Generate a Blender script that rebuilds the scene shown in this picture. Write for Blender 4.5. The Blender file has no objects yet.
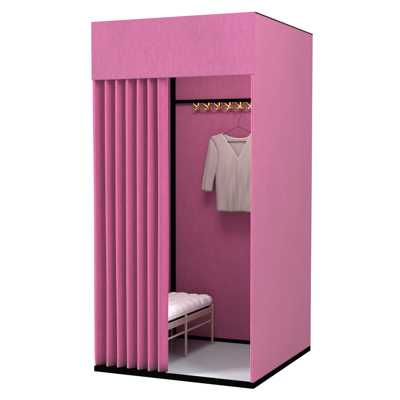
import bpy, bmesh, math, random
from mathutils import Vector, Matrix, noise
random.seed(4)
sc = bpy.context.scene
COL = sc.collection
W, D, H = 0.985, 1.043, 2.0          # booth width (x -W..0), depth (y 0..D), height
FZ = 0.008                           # top of the floor panel

# ------------------------------------------------------------------ materials
def new_mat(name):
    m = bpy.data.materials.new(name); m.use_nodes = True
    nt = m.node_tree; b = nt.nodes['Principled BSDF']
    return m, nt, b
def link(nt, a, b): nt.links.new(a, b)
def N(nt, t, **kw):
    n = nt.nodes.new(t)
    for k, v in kw.items():
        if k in n.inputs.keys(): n.inputs[k].default_value = v
        else: setattr(n, k, v)
    return n
def coords(nt, scale=(1, 1, 1)):
    tc = N(nt, 'ShaderNodeTexCoord'); mp = N(nt, 'ShaderNodeMapping')
    mp.inputs['Scale'].default_value = scale
    link(nt, tc.outputs['Object'], mp.inputs['Vector'])
    return mp.outputs['Vector']
def ramp(nt, src, stops):
    r = N(nt, 'ShaderNodeValToRGB'); cr = r.color_ramp
    while len(cr.elements) < len(stops): cr.elements.new(.5)
    for e, (p, c) in zip(cr.elements, stops): e.position = p; e.color = (*c, 1)
    link(nt, src, r.inputs['Fac']); return r.outputs['Color']
def mixc(nt, fac, a, b, mode='MIX'):
    m = N(nt, 'ShaderNodeMix', data_type='RGBA', blend_type=mode)
    if isinstance(fac, (int, float)): m.inputs[0].default_value = fac
    else: link(nt, fac, m.inputs[0])
    for s, v in ((6, a), (7, b)):
        if isinstance(v, tuple): m.inputs[s].default_value = (*v, 1)
        else: link(nt, v, m.inputs[s])
    return m.outputs[2]
def noise_fac(nt, vec, scale, detail=3, rough=.6):
    n = N(nt, 'ShaderNodeTexNoise', Scale=scale, Detail=detail, Roughness=rough)
    link(nt, vec, n.inputs['Vector']); return n.outputs['Fac']
def bump(nt, b, h, strength, dist):
    bp = N(nt, 'ShaderNodeBump', Strength=strength, Distance=dist)
    link(nt, h, bp.inputs['Height']); link(nt, bp.outputs['Normal'], b.inputs['Normal'])

def felt(name, col, contrast=.22, stretch=(1, 1, .55), fine=190, sheen=.06, weave=False, streak=0):
    m, nt, b = new_mat(name)
    f1 = noise_fac(nt, coords(nt, stretch), fine, 2, .7)
    f2 = noise_fac(nt, coords(nt, (1, 1, .35)), 55, 3, .6)
    f3 = noise_fac(nt, coords(nt, (1, 1, .5)), 5, 2, .5)
    lo = tuple(c * (1 - contrast) for c in col)
    hi = tuple(min(1, c * (1 + contrast) + .012 * contrast) for c in col)
    c1 = ramp(nt, f1, [(.30, lo), (.70, hi)])
    c2 = ramp(nt, f2, [(.3, (.95,) * 3), (.7, (1.05,) * 3)])
    c3 = ramp(nt, f3, [(.3, (.96,) * 3), (.7, (1.03,) * 3)])
    c = mixc(nt, 1, c1, c2, 'MULTIPLY'); c = mixc(nt, 1, c, c3, 'MULTIPLY')
    if streak:     # long soft fibres combed downwards
        sv = noise_fac(nt, coords(nt, (1, 1, .06)), 120, 2, .6)
        c = mixc(nt, 1, c, ramp(nt, sv, [(.3, (1 - streak,) * 3), (.7, (1 + streak,) * 3)]), 'MULTIPLY')
    if weave:      # faint cloth threads
        wv = noise_fac(nt, coords(nt, (1, 1, 22)), 18, 2, .6)
        wh = noise_fac(nt, coords(nt, (20, 20, 1)), 16, 2, .6)
        c = mixc(nt, 1, c, ramp(nt, wv, [(.3, (.94,) * 3), (.7, (1.05,) * 3)]), 'MULTIPLY')
        c = mixc(nt, 1, c, ramp(nt, wh, [(.3, (.96,) * 3), (.7, (1.03,) * 3)]), 'MULTIPLY')
    link(nt, c, b.inputs['Base Color'])
    b.inputs['Roughness'].default_value = .9
    b.inputs['Specular IOR Level'].default_value = .15
    b.inputs['Sheen Weight'].default_value = sheen
    b.inputs['Sheen Roughness'].default_value = .4
    b.inputs['Sheen Tint'].default_value = (1, .83, .92, 1)
    bump(nt, b, f1, .35, .0015)
    return m
PINK = (.190, .050, .108)
M_valance = felt('valance_felt', PINK, .17, fine=230, streak=.05)
M_curtain = felt('curtain_felt', (.215, .0400, .102), .16, fine=230, sheen=.55)
M_panel = felt('panel_cloth', (.213, .0575, .112), .10, fine=260, weave=True)
M_inner = felt('inner_felt', (.330, .088, .174), .13)

def plain(name, col, rough=.5, spec=.5, metal=0, var=.1, scale=40, bmp=0):
    m, nt, b = new_mat(name)
    f = noise_fac(nt, coords(nt), scale, 4, .6)
    c = ramp(nt, f, [(.3, tuple(x * (1 - var) for x in col)), (.7, tuple(min(1, x * (1 + var)) for x in col))])
    link(nt, c, b.inputs['Base Color'])
    b.inputs['Roughness'].default_value = rough
    b.inputs['Specular IOR Level'].default_value = spec
    b.inputs['Metallic'].default_value = metal
    if bmp: bump(nt, b, f, .3, bmp)
    return m
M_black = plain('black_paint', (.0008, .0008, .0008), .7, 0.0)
M_floor = plain('floor_laminate', (.455, .52, .545), .22, .45, var=.03, scale=12)
M_gold = plain('polished_gold', (.50, .325, .11), .40, .5, 1, var=.10)
M_champ = plain('champagne_metal', (.52, .425, .34), .38, .5, .45, var=.06)
M_copper = plain('copper_wire', (.12, .045, .045), .4, .4, .4)
M_webbing = plain('seat_webbing', (.012, .009, .010), .9, .1)
M_ground = plain('white_ground', (.93, .93, .93), .9, .05, var=.004, scale=3)
M_trim = plain('pale_trim', (.64, .575, .56), .85, .1, var=.05, scale=200)
M_edge = plain('dark_edge', (.010, .006, .008), .7, .02)

def knit():
    m, nt, b = new_mat('taupe_knit')
    w = N(nt, 'ShaderNodeTexWave', wave_type='BANDS', bands_direction='X', Scale=64.0, Distortion=2.2, Detail=2.0)
    w.inputs['Detail Scale'].default_value = 2.0
    link(nt, coords(nt, (1, 1, .12)), w.inputs['Vector'])
    f = noise_fac(nt, coords(nt, (1, 1, .5)), 240, 2, .6)
    g = noise_fac(nt, coords(nt, (1.6, 1, .5)), 16, 3, .6)
    col = (.355, .310, .288)
    c = ramp(nt, w.outputs['Fac'], [(.1, tuple(x * .93 for x in col)), (.9, tuple(x * 1.05 for x in col))])
    c = mixc(nt, 1, c, ramp(nt, f, [(.3, (.90,) * 3), (.7, (1.08,) * 3)]), 'MULTIPLY')
    c = mixc(nt, 1, c, ramp(nt, g, [(.3, (.93,) * 3), (.7, (1.05,) * 3)]), 'MULTIPLY')
    link(nt, c, b.inputs['Base Color'])
    b.inputs['Roughness'].default_value = .9; b.inputs['Specular IOR Level'].default_value = .1
    b.inputs['Sheen Weight'].default_value = .15
    bump(nt, b, w.outputs['Fac'], .2, .0012)
    return m
M_knit = knit()
def cushion_mat():
    m, nt, b = new_mat('white_quilt')
    f = noise_fac(nt, coords(nt), 260, 2, .6); g = noise_fac(nt, coords(nt), 22, 3, .6)
    c = mixc(nt, 1, ramp(nt, f, [(.3, (.86, .86, .86)), (.7, (.93, .94, .94))]),
             ramp(nt, g, [(.3, (.93,) * 3), (.7, (1.0,) * 3)]), 'MULTIPLY')
    link(nt, c, b.inputs['Base Color']); b.inputs['Roughness'].default_value = .8
    b.inputs['Specular IOR Level'].default_value = .25
    bump(nt, b, g, .35, .006)
    return m
M_cushion = cushion_mat()

# ------------------------------------------------------------------ mesh helpers
def tag(o, label=None, cat=None, group=None, kind=None):
    for k, v in (('label', label), ('category', cat), ('group', group), ('kind', kind)):
        if v: o[k] = v
    return o
def empty(name, loc):
    o = bpy.data.objects.new(name, None); o.location = loc; o.empty_display_size = .1
    COL.objects.link(o); return o
def origin(o):
    v = Vector(o.location)
    while o.parent: o = o.parent; v += Vector(o.location)
    return v
def obj(name, bm, mat, parent=None, loc=None, smooth=True, angle=40, bevel=0, solid=0, sub=0, seg=2):
    """link bm (written in world coordinates) as one mesh object whose origin is loc or its parent's origin"""
    o_par = origin(parent) if parent else Vector((0, 0, 0))
    org = Vector(loc) if loc is not None else o_par
    bmesh.ops.translate(bm, verts=bm.verts, vec=-org)
    if not solid: bmesh.ops.recalc_face_normals(bm, faces=bm.faces)
    me = bpy.data.meshes.new(name); bm.to_mesh(me); bm.free()
    for p in me.polygons: p.use_smooth = smooth
    if smooth: me.set_sharp_from_angle(angle=math.radians(angle))
    me.materials.append(mat)
    o = bpy.data.objects.new(name, me); COL.objects.link(o); o.location = org - o_par
    if parent: o.parent = parent
    if solid:
        s = o.modifiers.new('thickness', 'SOLIDIFY'); s.thickness = solid; s.offset = 0
    if bevel:
        b = o.modifiers.new('rounded', 'BEVEL'); b.width = bevel; b.segments = seg; b.limit_method = 'ANGLE'; b.angle_limit = math.radians(35)
    if sub:
        s = o.modifiers.new('smooth', 'SUBSURF'); s.levels = s.render_levels = sub
    return o
def box(bm, x0, x1, y0, y1, z0, z1):
    v = [bm.verts.new((x, y, z)) for x in (x0, x1) for y in (y0, y1) for z in (z0, z1)]
    for f in ((0, 1, 3, 2), (4, 6, 7, 5), (0, 4, 5, 1), (2, 3, 7, 6), (0, 2, 6, 4), (1, 5, 7, 3)):
        bm.faces.new([v[i] for i in f])
def prism(bm, pts, axis, a, b):
    """extrude a 2-D outline along an axis from a to b"""
    def P(p, t):
        return {'x': (t, p[0], p[1]), 'y': (p[0], t, p[1]), 'z': (p[0], p[1], t)}[axis]
    A = [bm.verts.new(P(p, a)) for p in pts]; B = [bm.verts.new(P(p, b)) for p in pts]
    n = len(pts)
    bm.faces.new(A); bm.faces.new(B[::-1])
    for i in range(n): bm.faces.new((A[i], B[i], B[(i + 1) % n], A[(i + 1) % n]))
def tube(bm, pts, r, n=8, closed=False, caps=True):
    pts = [Vector(p) for p in pts]; m = len(pts)
    rr = r if isinstance(r, (list, tuple)) else [r] * m
    rings = []; up = None
    for i, p in enumerate(pts):
        if closed: t = pts[(i + 1) % m] - pts[i - 1]
        else: t = pts[min(i + 1, m - 1)] - pts[max(i - 1, 0)]
        t.normalize()
        if up is None: up = t.orthogonal().normalized()
        up = (up - t * up.dot(t)).normalized(); s = t.cross(up)
        rings.append([bm.verts.new(p + (up * math.cos(a) + s * math.sin(a)) * rr[i]) for a in [2 * math.pi * k / n for k in range(n)]])
    for i in range(m if closed else m - 1):
        a, b = rings[i], rings[(i + 1) % m]
        for k in range(n): bm.faces.new((a[k], a[(k + 1) % n], b[(k + 1) % n], b[k]))
    if caps and not closed:
        bm.faces.new(rings[0][::-1]); bm.faces.new(rings[-1])
def ball(bm, c, r, sx=1, sy=1, sz=1):
    bmesh.ops.create_uvsphere(bm, u_segments=14, v_segments=8, radius=r,
                              matrix=Matrix.Translation(c) @ Matrix.Diagonal((sx, sy, sz, 1)))
def spline(pts, n):
    """Catmull-Rom through pts, n samples per span"""
    P = [Vector(p) for p in pts]; P = [2 * P[0] - P[1]] + P + [2 * P[-1] - P[-2]]
    out = []
    for i in range(1, len(P) - 2):
        for k in range(n):
            t = k / n; a, b, c, d = P[i - 1:i + 3]
            out.append(.5 * ((2 * b) + (c - a) * t + (2 * a - 5 * b + 4 * c - d) * t * t + (3 * b - a - 3 * c + d) * t ** 3))
    out.append(P[-2]); return out
def sheet(bm, rows):
    V = [[bm.verts.new(p) for p in r] for r in rows]
    for a, b in zip(V, V[1:]):
        for i in range(len(a) - 1): bm.faces.new((a[i], a[i + 1], b[i + 1], b[i]))
    return V

# ------------------------------------------------------------------ setting
bm = bmesh.new(); bmesh.ops.create_grid(bm, x_segments=1, y_segments=1, size=150)
tag(obj('ground', bm, M_ground), 'plain white ground the pink booth stands on', 'ground', kind='structure')

# ------------------------------------------------------------------ the booth
T = .020
booth = tag(empty('fitting_booth', (-W / 2, D / 2, 0)),
            'tall pink felt fitting booth with black base and open curtained front', 'fitting booth')
# black base frame: four tubes of 30 x 25 mm round the floor, front left corner rounded
bm = bmesh.new()
FH, FW = .031, .026
def rounded(x0, x1, y0, y1, r, k=5):
    out = []
    for cx, cy, a in ((x1 - r, y1 - r, 0), (x0 + r, y1 - r, 90), (x0 + r, y0 + r, 180), (x1 - r, y0 + r, 270)):
        for i in range(k + 1):
            t = math.radians(a + 90 * i / k); out.append((cx + r * math.cos(t), cy + r * math.sin(t)))
    return out
outer = rounded(-W + .002, .001, -.001, D, .008); inner = rounded(-W + FW, -FW, FW, D - FW, .008)
n = len(outer)
ring = {}
for tag_, pts in (('o', outer), ('i', inner)):
    for z in (0.0, FH): ring[tag_, z] = [bm.verts.new((x, y, z)) for x, y in pts]
for i in range(n):
    j = (i + 1) % n
    bm.faces.new((ring['o', 0.][i], ring['o', 0.][j], ring['o', FH][j], ring['o', FH][i]))
    bm.faces.new((ring['i', 0.][j], ring['i', 0.][i], ring['i', FH][i], ring['i', FH][j]))
    bm.faces.new((ring['o', FH][i], ring['o', FH][j], ring['i', FH][j], ring['i', FH][i]))
    bm.faces.new((ring['o', 0.][j], ring['o', 0.][i], ring['i', 0.][i], ring['i', 0.][j]))
obj('base_frame', bm, M_black, booth, bevel=.0015)
bm = bmesh.new(); box(bm, -W + FW + .001, -FW - .001, FW + .001, D - FW - .001, .001, FZ)
obj('floor_panel', bm, M_floor, booth, bevel=.001)

# black strip added to stand in for the floor shade under the curtain
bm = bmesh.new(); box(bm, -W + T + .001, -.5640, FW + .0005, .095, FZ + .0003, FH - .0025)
obj('hem_shade_strip', bm, M_black, booth, bevel=.002)
VZ = 1.671                                         # lower edge of the valance
Z0, Z1 = FH + .0005, 1.9935
# right and left side panels (outer cloth skin on a board, inner felt lining)
bm = bmesh.new()
prism(bm, [(.002, Z0), (D - .004, Z0), (D - .004, Z1), (.0145, Z1), (.0145, VZ + .002), (.002, VZ + .002)], 'x', -T + .006, 0)
right = obj('side_panel', bm, M_panel, booth, bevel=.004, seg=3)
bm = bmesh.new(); box(bm, -T, -T + .0055, .004, D - T, Z0, Z1)
obj('lining', bm, M_inner, right, bevel=.001)
bm = bmesh.new()
prism(bm, [(.075, Z0), (D - .004, Z0), (D - .004, Z1), (.0145, Z1), (.0145, VZ + .002), (.075, VZ + .002)], 'x', -W, -W + T - .006)
left = obj('side_panel', bm, M_panel, booth, bevel=.004, seg=3)
bm = bmesh.new(); box(bm, -W + T - .0055, -W + T, .078, D - T, Z0, Z1)
obj('lining', bm, M_inner, left, bevel=.001)
bm = bmesh.new(); box(bm, -W + T + .0005, -T - .0005, D - T, D - .006, Z0, Z1)
obj('back_panel', bm, M_inner, booth)
bm = bmesh.new(); box(bm, -W + .001, -.001, D - .0035, D, Z0, Z1)
obj('back_board', bm, M_edge, booth)
bm = bmesh.new(); box(bm, -W + T + .001, -T - .001, .014, D - T - .001, Z1 - .022, Z1 - .001)
obj('ceiling_panel', bm, M_inner, booth)
# front valance: a padded felt board, side edges wrapped
bm = bmesh.new(); box(bm, -W - .001, 0.0005, -.001, .0115, VZ, H - .001)
obj('valance', bm, M_valance, booth, bevel=.0045, seg=3)
# black edging round the top
bm = bmesh.new(); box(bm, -W - .001, .001, .0125, D + .001, Z1 + .0005, H)
obj('roof_board', bm, M_edge, booth, bevel=.0015)
# black corner posts of the frame at the back
def post(x0, x1):
    bm = bmesh.new(); box(bm, x0, x1, .992, D - T - .0005, FH + .0005, Z1 - .023)
    return obj('corner_post', bm, M_black, booth, bevel=.002)
post(-W + T + .0008, -.939); post(-.046, -T - .0008)
# curtain rod behind the valance
bm = bmesh.new(); tube(bm, [(-W + T + .001, .040, 1.90), (-T - .001, .040, 1.90)], .011, 12)
obj('curtain_rod', bm, M_black, booth)
# hanging rail across the back wall, with its gold double hooks
RY = 1.000
bm = bmesh.new(); box(bm, -.9385, -.0465, RY - .009, D - T - .0008, 1.584, 1.6055)
rail = obj('hook_rail', bm, M_black, booth, bevel=.002)
def hook_mesh(bm, cx, cz, y):
    # mount under the rail, two upper prongs and two lower ones in a butterfly shape
    tube(bm, [(cx, y + .002, cz + .009), (cx, y - .002, cz - .004), (cx, y - .004, cz - .014)], [.0055, .0055, .0048], 10)
    ball(bm, (cx, y - .005, cz - .021), .0072, 1, .7, 1.3)
    for s in (-1, 1):
        up = spline([(cx, y - .004, cz - .026), (cx + s * .009, y - .008, cz - .018), (cx + s * .0165, y - .012, cz - .009), (cx + s * .0225, y - .016, cz - .0015)], 5)
        tube(bm, up, [.0064 - .0016 * i / (len(up) - 1) for i in range(len(up))], 8)
        ball(bm, up[-1], .0058)
        lo = spline([(cx, y - .005, cz - .020), (cx + s * .009, y - .009, cz - .034), (cx + s * .0155, y - .014, cz - .040), (cx + s * .0205, y - .019, cz - .033)], 5)
        tube(bm, lo, [.0058 - .0012 * i / (len(lo) - 1) for i in range(len(lo))], 8)
        ball(bm, lo[-1], .0064)
    ball(bm, (cx, y - .005, cz - .036), .0042, 1, 1, 1.9)
HZ = 1.578
HX = [-.764 + .0745 * k for k in range(8)]
bm = bmesh.new(); hook_mesh(bm, HX[0], HZ, RY)
bmesh.ops.transform(bm, matrix=Matrix.Translation((HX[0], RY, HZ)) @ Matrix.Diagonal((1.28, 1, 1, 1)) @ Matrix.Translation((-HX[0], -RY, -HZ)), verts=bm.verts)
hook = obj('hook', bm, M_gold, rail, loc=(HX[0], RY, HZ))
for x in HX[1:]:
    c = hook.copy(); COL.objects.link(c); c.parent = rail; c.location.x = hook.location.x + x - HX[0]; c.rotation_euler = (0, random.uniform(-.05, .05), random.uniform(-.12, .12))

# ------------------------------------------------------------------ curtain
ridges = [-.9925, -.9120, -.8455, -.7790, -.7100, -.6440, -.5790]
prof = []
for a, b in zip(ridges, ridges[1:]):
    p = b - a
    for t, y in ((.0, .0370), (.025, .0280), (.06, .0228), (.11, .0204), (.18, .0178), (.245, .0158), (.29, .0168), (.335, .0208), (.40, .0278), (.50, .0382), (.62, .0510), (.75, .0625), (.86, .0665), (.935, .0560)):
        prof.append((a + t * p, y))
a = ridges[-1]
prof += [(a + (x - a) * .86, y) for x, y in ((a, .0360), (a + .0016, .0275), (a + .004, .0222), (a + .007, .0200), (a + .011, .0172), (a + .0145, .0155), (a + .0165, .0158), (a + .0195, .0180), (a + .027, .0225), (a + .036, .0255), (a + .048, .0295), (a + .058, .0330), (a + .0625, .0370), (a + .061, .043), (a + .050, .046))]
base = spline([(x, y, 0) for x, y in prof], 3)
for _ in range(3):                                   # soft cloth: round off the bends
    base = [base[0]] + [(a + 2 * b + c) / 4 for a, b, c in zip(base, base[1:], base[2:])] + [base[-1]]
rows = []
NZ = 26
for k in range(NZ + 1):
    v = k / NZ; z = .0335 + (1.915 - .0335) * v
    row = []
    for q in base:
        ph = q.x * 13
        wob = .0016 * math.sin(ph + 5.1 * v) + .0010 * math.sin(ph * 2.3 + 9 * v + 1)
        amp = 1 + .06 * math.sin(3 * v + ph) - .10 * v
        y = .015 + (q.y - .015) * amp
        row.append((q.x + wob * (1 - .3 * v), y + .6 * abs(wob), z + (.0012 * math.sin(ph * 1.7) if k == 0 else 0)))
    rows.append(row)
bm = bmesh.new(); sheet(bm, rows)
cur = obj('curtain', bm, M_curtain, loc=(-.745, .035, .033), solid=.0045)
tag(cur, 'pleated pink felt curtain drawn across the left half of the booth opening', 'curtain')

# ------------------------------------------------------------------ bench
BX1, BX0 = -.632, -.925
LY = (.125, .513, .926)
bench = tag(empty('bench', ((BX0 + BX1) / 2, LY[1], FZ)),
            'low champagne metal bench with white tufted cushion inside the booth', 'bench')
RZ0, RZ1 = .222, .258
def legm(x, y):
    bm = bmesh.new(); box(bm, x - .0068, x + .0068, y - .0068, y + .0068, FZ + .0002, .273)
    return obj('leg', bm, M_champ, bench, bevel=.003)
for x in (BX0, BX1):
    for y in LY: legm(x, y)
bm = bmesh.new()
for x in (BX0, BX1):
    for y0, y1 in zip(LY, LY[1:]): box(bm, x - .006, x + .006, y0 + .008, y1 - .008, RZ0, RZ1)
for y in LY: box(bm, BX0 + .008, BX1 - .008, y - .006, y + .006, RZ0, RZ1)
obj('seat_frame', bm, M_champ, bench, bevel=.003)
bm = bmesh.new()
for x in (BX0, BX1):
    for y0, y1 in zip(LY, LY[1:]): tube(bm, [(x, y0 + .006, .168), (x, y1 - .006, .168)], .0062, 10)
tube(bm, [(BX0 + .006, LY[2], .168), (BX1 - .006, LY[2], .168)], .0062, 10)
obj('stretcher', bm, M_champ, bench)
bm = bmesh.new(); box(bm, BX0 + .010, BX1 - .0062, LY[0] - .010, LY[2] - .008, RZ1 - .014, RZ1 + .0008)
obj('seat_deck', bm, M_webbing, bench, bevel=.003)
# tufted cushion
def cushion(bm, x0, x1, y0, y1, zb, h, nx, ny):
    def axis(k, n): return math.sin((2 * k / n - 1) * math.pi / 2)
    NX, NY = 72, 150
    grid = {}
    for side in (1, -1):
        rows = []
        for j in range(NY + 1):
            row = []
            v = .55 * axis(j, NY) + .45 * (2 * j / NY - 1)
            for i in range(NX + 1):
                u = .6 * axis(i, NX) + .4 * (2 * i / NX - 1)
                e = max(0., (1 - abs(u) ** 7) * (1 - abs(v) ** 18)) ** .3
                x = (x0 + x1) / 2 + u * (x1 - x0) / 2; y = (y0 + y1) / 2 + v * (y1 - y0) / 2
                zm = zb + h * .45
                if side == 1:
                    jx = (x - x0) / (x1 - x0) * nx + .18 * noise.noise((x * 14, y * 14, 1.)); jy = (y - y0) / (y1 - y0) * ny + .22 * noise.noise((x * 13, y * 13, 4.))
                    sx, sy = abs(math.sin(math.pi * jx)), abs(math.sin(math.pi * jy))
                    puff = (sx ** .55) * .45 + (sy ** .45) * .55
                    deep = (1 - sx) ** 3 * (1 - sy) ** 3
                    z = zm + h * .55 * e * (1 + .10 * noise.noise((x * 9, y * 7, 2.))) + e * (.0185 * (puff - .75) - .016 * deep) + .004 * noise.noise((x * 40, y * 40, 0))
                    z = max(z, zm)
                    # bulge of the sides
                    if e < .75:
                        x += .004 * math.copysign(sy ** .5, u) * (abs(u) > .9); y += .003 * math.copysign(sx ** .5, v) * (abs(v) > .95)
                else: z = zm - h * .45 * e
                row.append((x, y, z))
            rows.append(row)
        sheet(bm, rows)
    bmesh.ops.remove_doubles(bm, verts=bm.verts, dist=.0008)
bm = bmesh.new(); cushion(bm, BX0 - .012, BX1 - .0005, LY[0] - .030, LY[2] + .003, RZ1 + .0012, .079, 4, 10)
obj('cushion', bm, M_cushion, bench, angle=80)

# ------------------------------------------------------------------ shirt on its hanger
SX, SY = -.462, .945                 # centre line and plane of the shirt
HEM, VB, NECK = .884, 1.213, (.106, 1.380)
def smooth01(t): t = max(0, min(1, t)); return t * t * (3 - 2 * t)
def interp(pts, t):
    q = spline([(a, b, 0) for a, b in pts], 24); f = t * (len(q) - 1); i = min(int(f), len(q) - 2); r = q[i].lerp(q[i + 1], f - i)
    return r.x, r.y
O_f = [(.147, HEM), (.150, .98), (.155, 1.075), (.149, 1.15), (.142, 1.24), (.160, 1.31), (.193, 1.357)]
NT, NS = 64, 28
def panel(front, vb, sgn):
    rows = []
    for k in range(NT + 1):
        t = k / NT
        ox, oz = interp(O_f, t)
        tv = 38 / NT
        if t < tv: ix, iz = 0.0, HEM + (vb - HEM) * t / tv
        else:
            w = (t - tv) / (1 - tv); ix = NECK[0] * (1 if sgn < 0 else .90) * (w if front else w ** .62); iz = vb + (NECK[1] - vb) * (w if front else w ** 1.7)
        if not front: oz -= .006 * (1 - t); iz -= .006 * (1 - t)
        row = []
        for m in range(NS + 1):
            s = m / NS
            x = ix + (ox - ix) * s; z = iz + (oz - iz) * s
            X = sgn * x
            hem = smooth01((1.30 - z) / .42)
            bul = .030 * (1 - s ** 9) if front else .012 * (1 - s ** 3)
            bul = bul * (.55 + .45 * smooth01((1.40 - z) / .25))
            fold = hem * (.024 * math.exp(-((X + .016 + .03 * (z - .9)) / .016) ** 2) - .022 * math.exp(-((X - .014 + .05 * (z - .9)) / .018) ** 2)
                          + .009 * math.sin(X * 58 + z * 6 + 1.2) * (1 - s ** 4))
            drape = .004 * math.sin(X * 90 + 3 * math.sin(z * 9)) * smooth01((1.33 - z) / .2) * (1 - s ** 4)
            y = -(bul) + (fold if front else -.4 * fold) + drape if front else bul - .4 * fold
            zz = z + (hem * (.002 * math.sin(X * 38 + .5) if front else -.002) if k == 0 else 0)
            row.append((SX + X + .013 * (1 - s) ** 2 * smooth01(1 - (t - tv) / (1 - tv)), SY + y, zz))
        rows.append(row)
    return rows
shirt = tag(empty('shirt', (SX, SY, HEM)), 'taupe short sleeved knit top with white V neckline hanging from the hooks', 'shirt')
bm = bmesh.new()
fl = panel(True, VB, -1); fr = panel(True, VB, 1)
bl = panel(False, 1.350, -1); br = panel(False, 1.350, 1)
for r in (fl, fr, bl, br): sheet(bm, r)
bmesh.ops.remove_doubles(bm, verts=bm.verts, dist=.0006)
obj('body', bm, M_knit, shirt, solid=.0022, angle=70)
# sleeves: flattened tubes from shoulder and armhole to the cuff
def sleeve(sgn):
    bm = bmesh.new()
    So = [(.186, 1.3585), (.200, 1.345), (.213, 1.28), (.232, 1.18), (.248, 1.09), (.260, 1.012)]
    Si = [(.150, 1.362), (.137, 1.31), (.134, 1.23), (.150, 1.14), (.172, 1.080), (.186, 1.003)]
    rows = []
    for k in range(31):
        t = k / 30; o = interp(So, t); i = interp(Si, t); row = []
        for m in range(25):
            a = 2 * math.pi * m / 24
            c = .5 - .5 * math.cos(a); dep = math.sin(a)
            x = i[0] + (o[0] - i[0]) * c; z = i[1] + (o[1] - i[1]) * c
            y = -(.017 + .005 * math.sin(t * 5)) * dep * (.12 + .88 * smooth01(t * 2.6)) - .0075 * math.sin(c * 11 + t * 2.2) * (1 if dep > 0 else .3) * smooth01(t * 2.5) * abs(dep)
            row.append((SX + sgn * x, SY + .010 * smooth01(t * 4) + y, z))
        rows.append(row)
    sheet(bm, rows); bmesh.ops.remove_doubles(bm, verts=bm.verts, dist=.0003)
    return obj('sleeve', bm, M_knit, shirt, solid=.002, angle=70)
sleeve(-1); sleeve(1)
# pale trims: V neckline with back neck, hem edge
bm = bmesh.new()
k0 = 39
loop = [Vector(r[0]) for r in fl[k0:]][::-1] + [Vector(fl[k0 - 1][0])] + [Vector(r[0]) for r in fr[k0:]]
tube(bm, [v + Vector((0, -.0014, 0)) for v in loop], .0022, 6)
loop2 = [Vector(r[0]) for r in bl[k0:]][::-1] + [Vector(bl[k0 - 1][0])] + [Vector(r[0]) for r in br[k0:]]
tube(bm, loop2, .0030, 6)
obj('neckline_trim', bm, M_trim, shirt)
bm = bmesh.new()
tube(bm, [Vector(p) + Vector((0, -.0008, .004)) for p in fl[0][::-1] + fr[0][1:]], .0014, 6)
tube(bm, [Vector(p) + Vector((0, -.0008, .003)) for p in bl[0][::-1] + br[0][1:]], .0018, 6)
obj('hem_trim', bm, M_knit, shirt)

hang = tag(empty('clothes_hanger', (SX, SY, 1.42)), 'thin copper wire hanger holding the taupe top under the rail', 'clothes hanger')
bm = bmesh.new()
J = Vector((SX, SY, 1.424))
arm = spline([J, (SX - .05, SY, 1.402), (SX - .10, SY, 1.377), (SX - .165, SY, 1.345), (SX - .172, SY, 1.335), (SX - .150, SY, 1.329)], 6)
arm2 = [Vector((2 * SX - p.x, p.y, p.z)) for p in arm]
tube(bm, arm + arm2[::-1], .0022, 8)
obj('frame', bm, M_copper, hang)
bm = bmesh.new()
ax = HX[4] - .0195                                   # the wire hangs over a lower prong of this hook
hk = spline([(SX, SY, 1.422), (SX + .002, SY, 1.450), (SX + .009, SY + .006, 1.477), (SX + .014, SY + .020, 1.505), (SX + .008, SY + .034, 1.531),
             (ax, RY - .0140, 1.5460), (ax - .017, RY - .018, 1.532), (ax - .018, RY - .024, 1.514), (ax - .008, RY - .029, 1.500)], 8)
tube(bm, hk, .0019, 8); ball(bm, hk[-1], .003)
obj('hook', bm, M_copper, hang)

# ------------------------------------------------------------------ light
wd = bpy.data.worlds.new('World'); sc.world = wd; wd.use_nodes = True
bg = wd.node_tree.nodes['Background']; bg.inputs['Color'].default_value = (1, 1, 1, 1); bg.inputs['Strength'].default_value = 1.1
def area(name, loc, target, size, power, col=(1, 1, 1)):
    l = bpy.data.lights.new(name, 'AREA'); l.shape = 'SQUARE'; l.size = size; l.energy = power; l.color = col
    o = bpy.data.objects.new(name, l); COL.objects.link(o); o.location = loc
    o.rotation_euler = (Vector(target) - Vector(loc)).to_track_quat('-Z', 'Y').to_euler()
    return o
area('key_softbox', (-4.8, -3.9, 3.6), (-.6, .2, 1.0), 2.2, 750)
area('fill_softbox', (1.9, -.9, 2.9), (0, .3, 1.2), 1.0, 140)
area('booth_light', (-.42, .36, 1.955), (-.42, .60, 0), .60, 18.5)

# ------------------------------------------------------------------ camera
cd = bpy.data.cameras.new('Camera'); cam = bpy.data.objects.new('Camera', cd); COL.objects.link(cam)
cd.sensor_width = 36; cd.lens = 925.59 / 400 * 36; cd.clip_start = .05; cd.clip_end = 500
yaw, pitch = -.4147, -.0550
cam.location = (1.7063, -4.5846, 1.2809)
f = Vector((math.sin(yaw) * math.cos(pitch), math.cos(yaw) * math.cos(pitch), math.sin(pitch)))
cam.rotation_euler = f.to_track_quat('-Z', 'Y').to_euler()
sc.camera = cam

sc.render.engine = 'CYCLES'
sc.cycles.max_bounces = 8; sc.cycles.diffuse_bounces = 5
sc.cycles.use_denoising = True
vs = sc.view_settings; vs.view_transform = 'Standard'; vs.look = 'None'; vs.exposure = 0; vs.gamma = 1
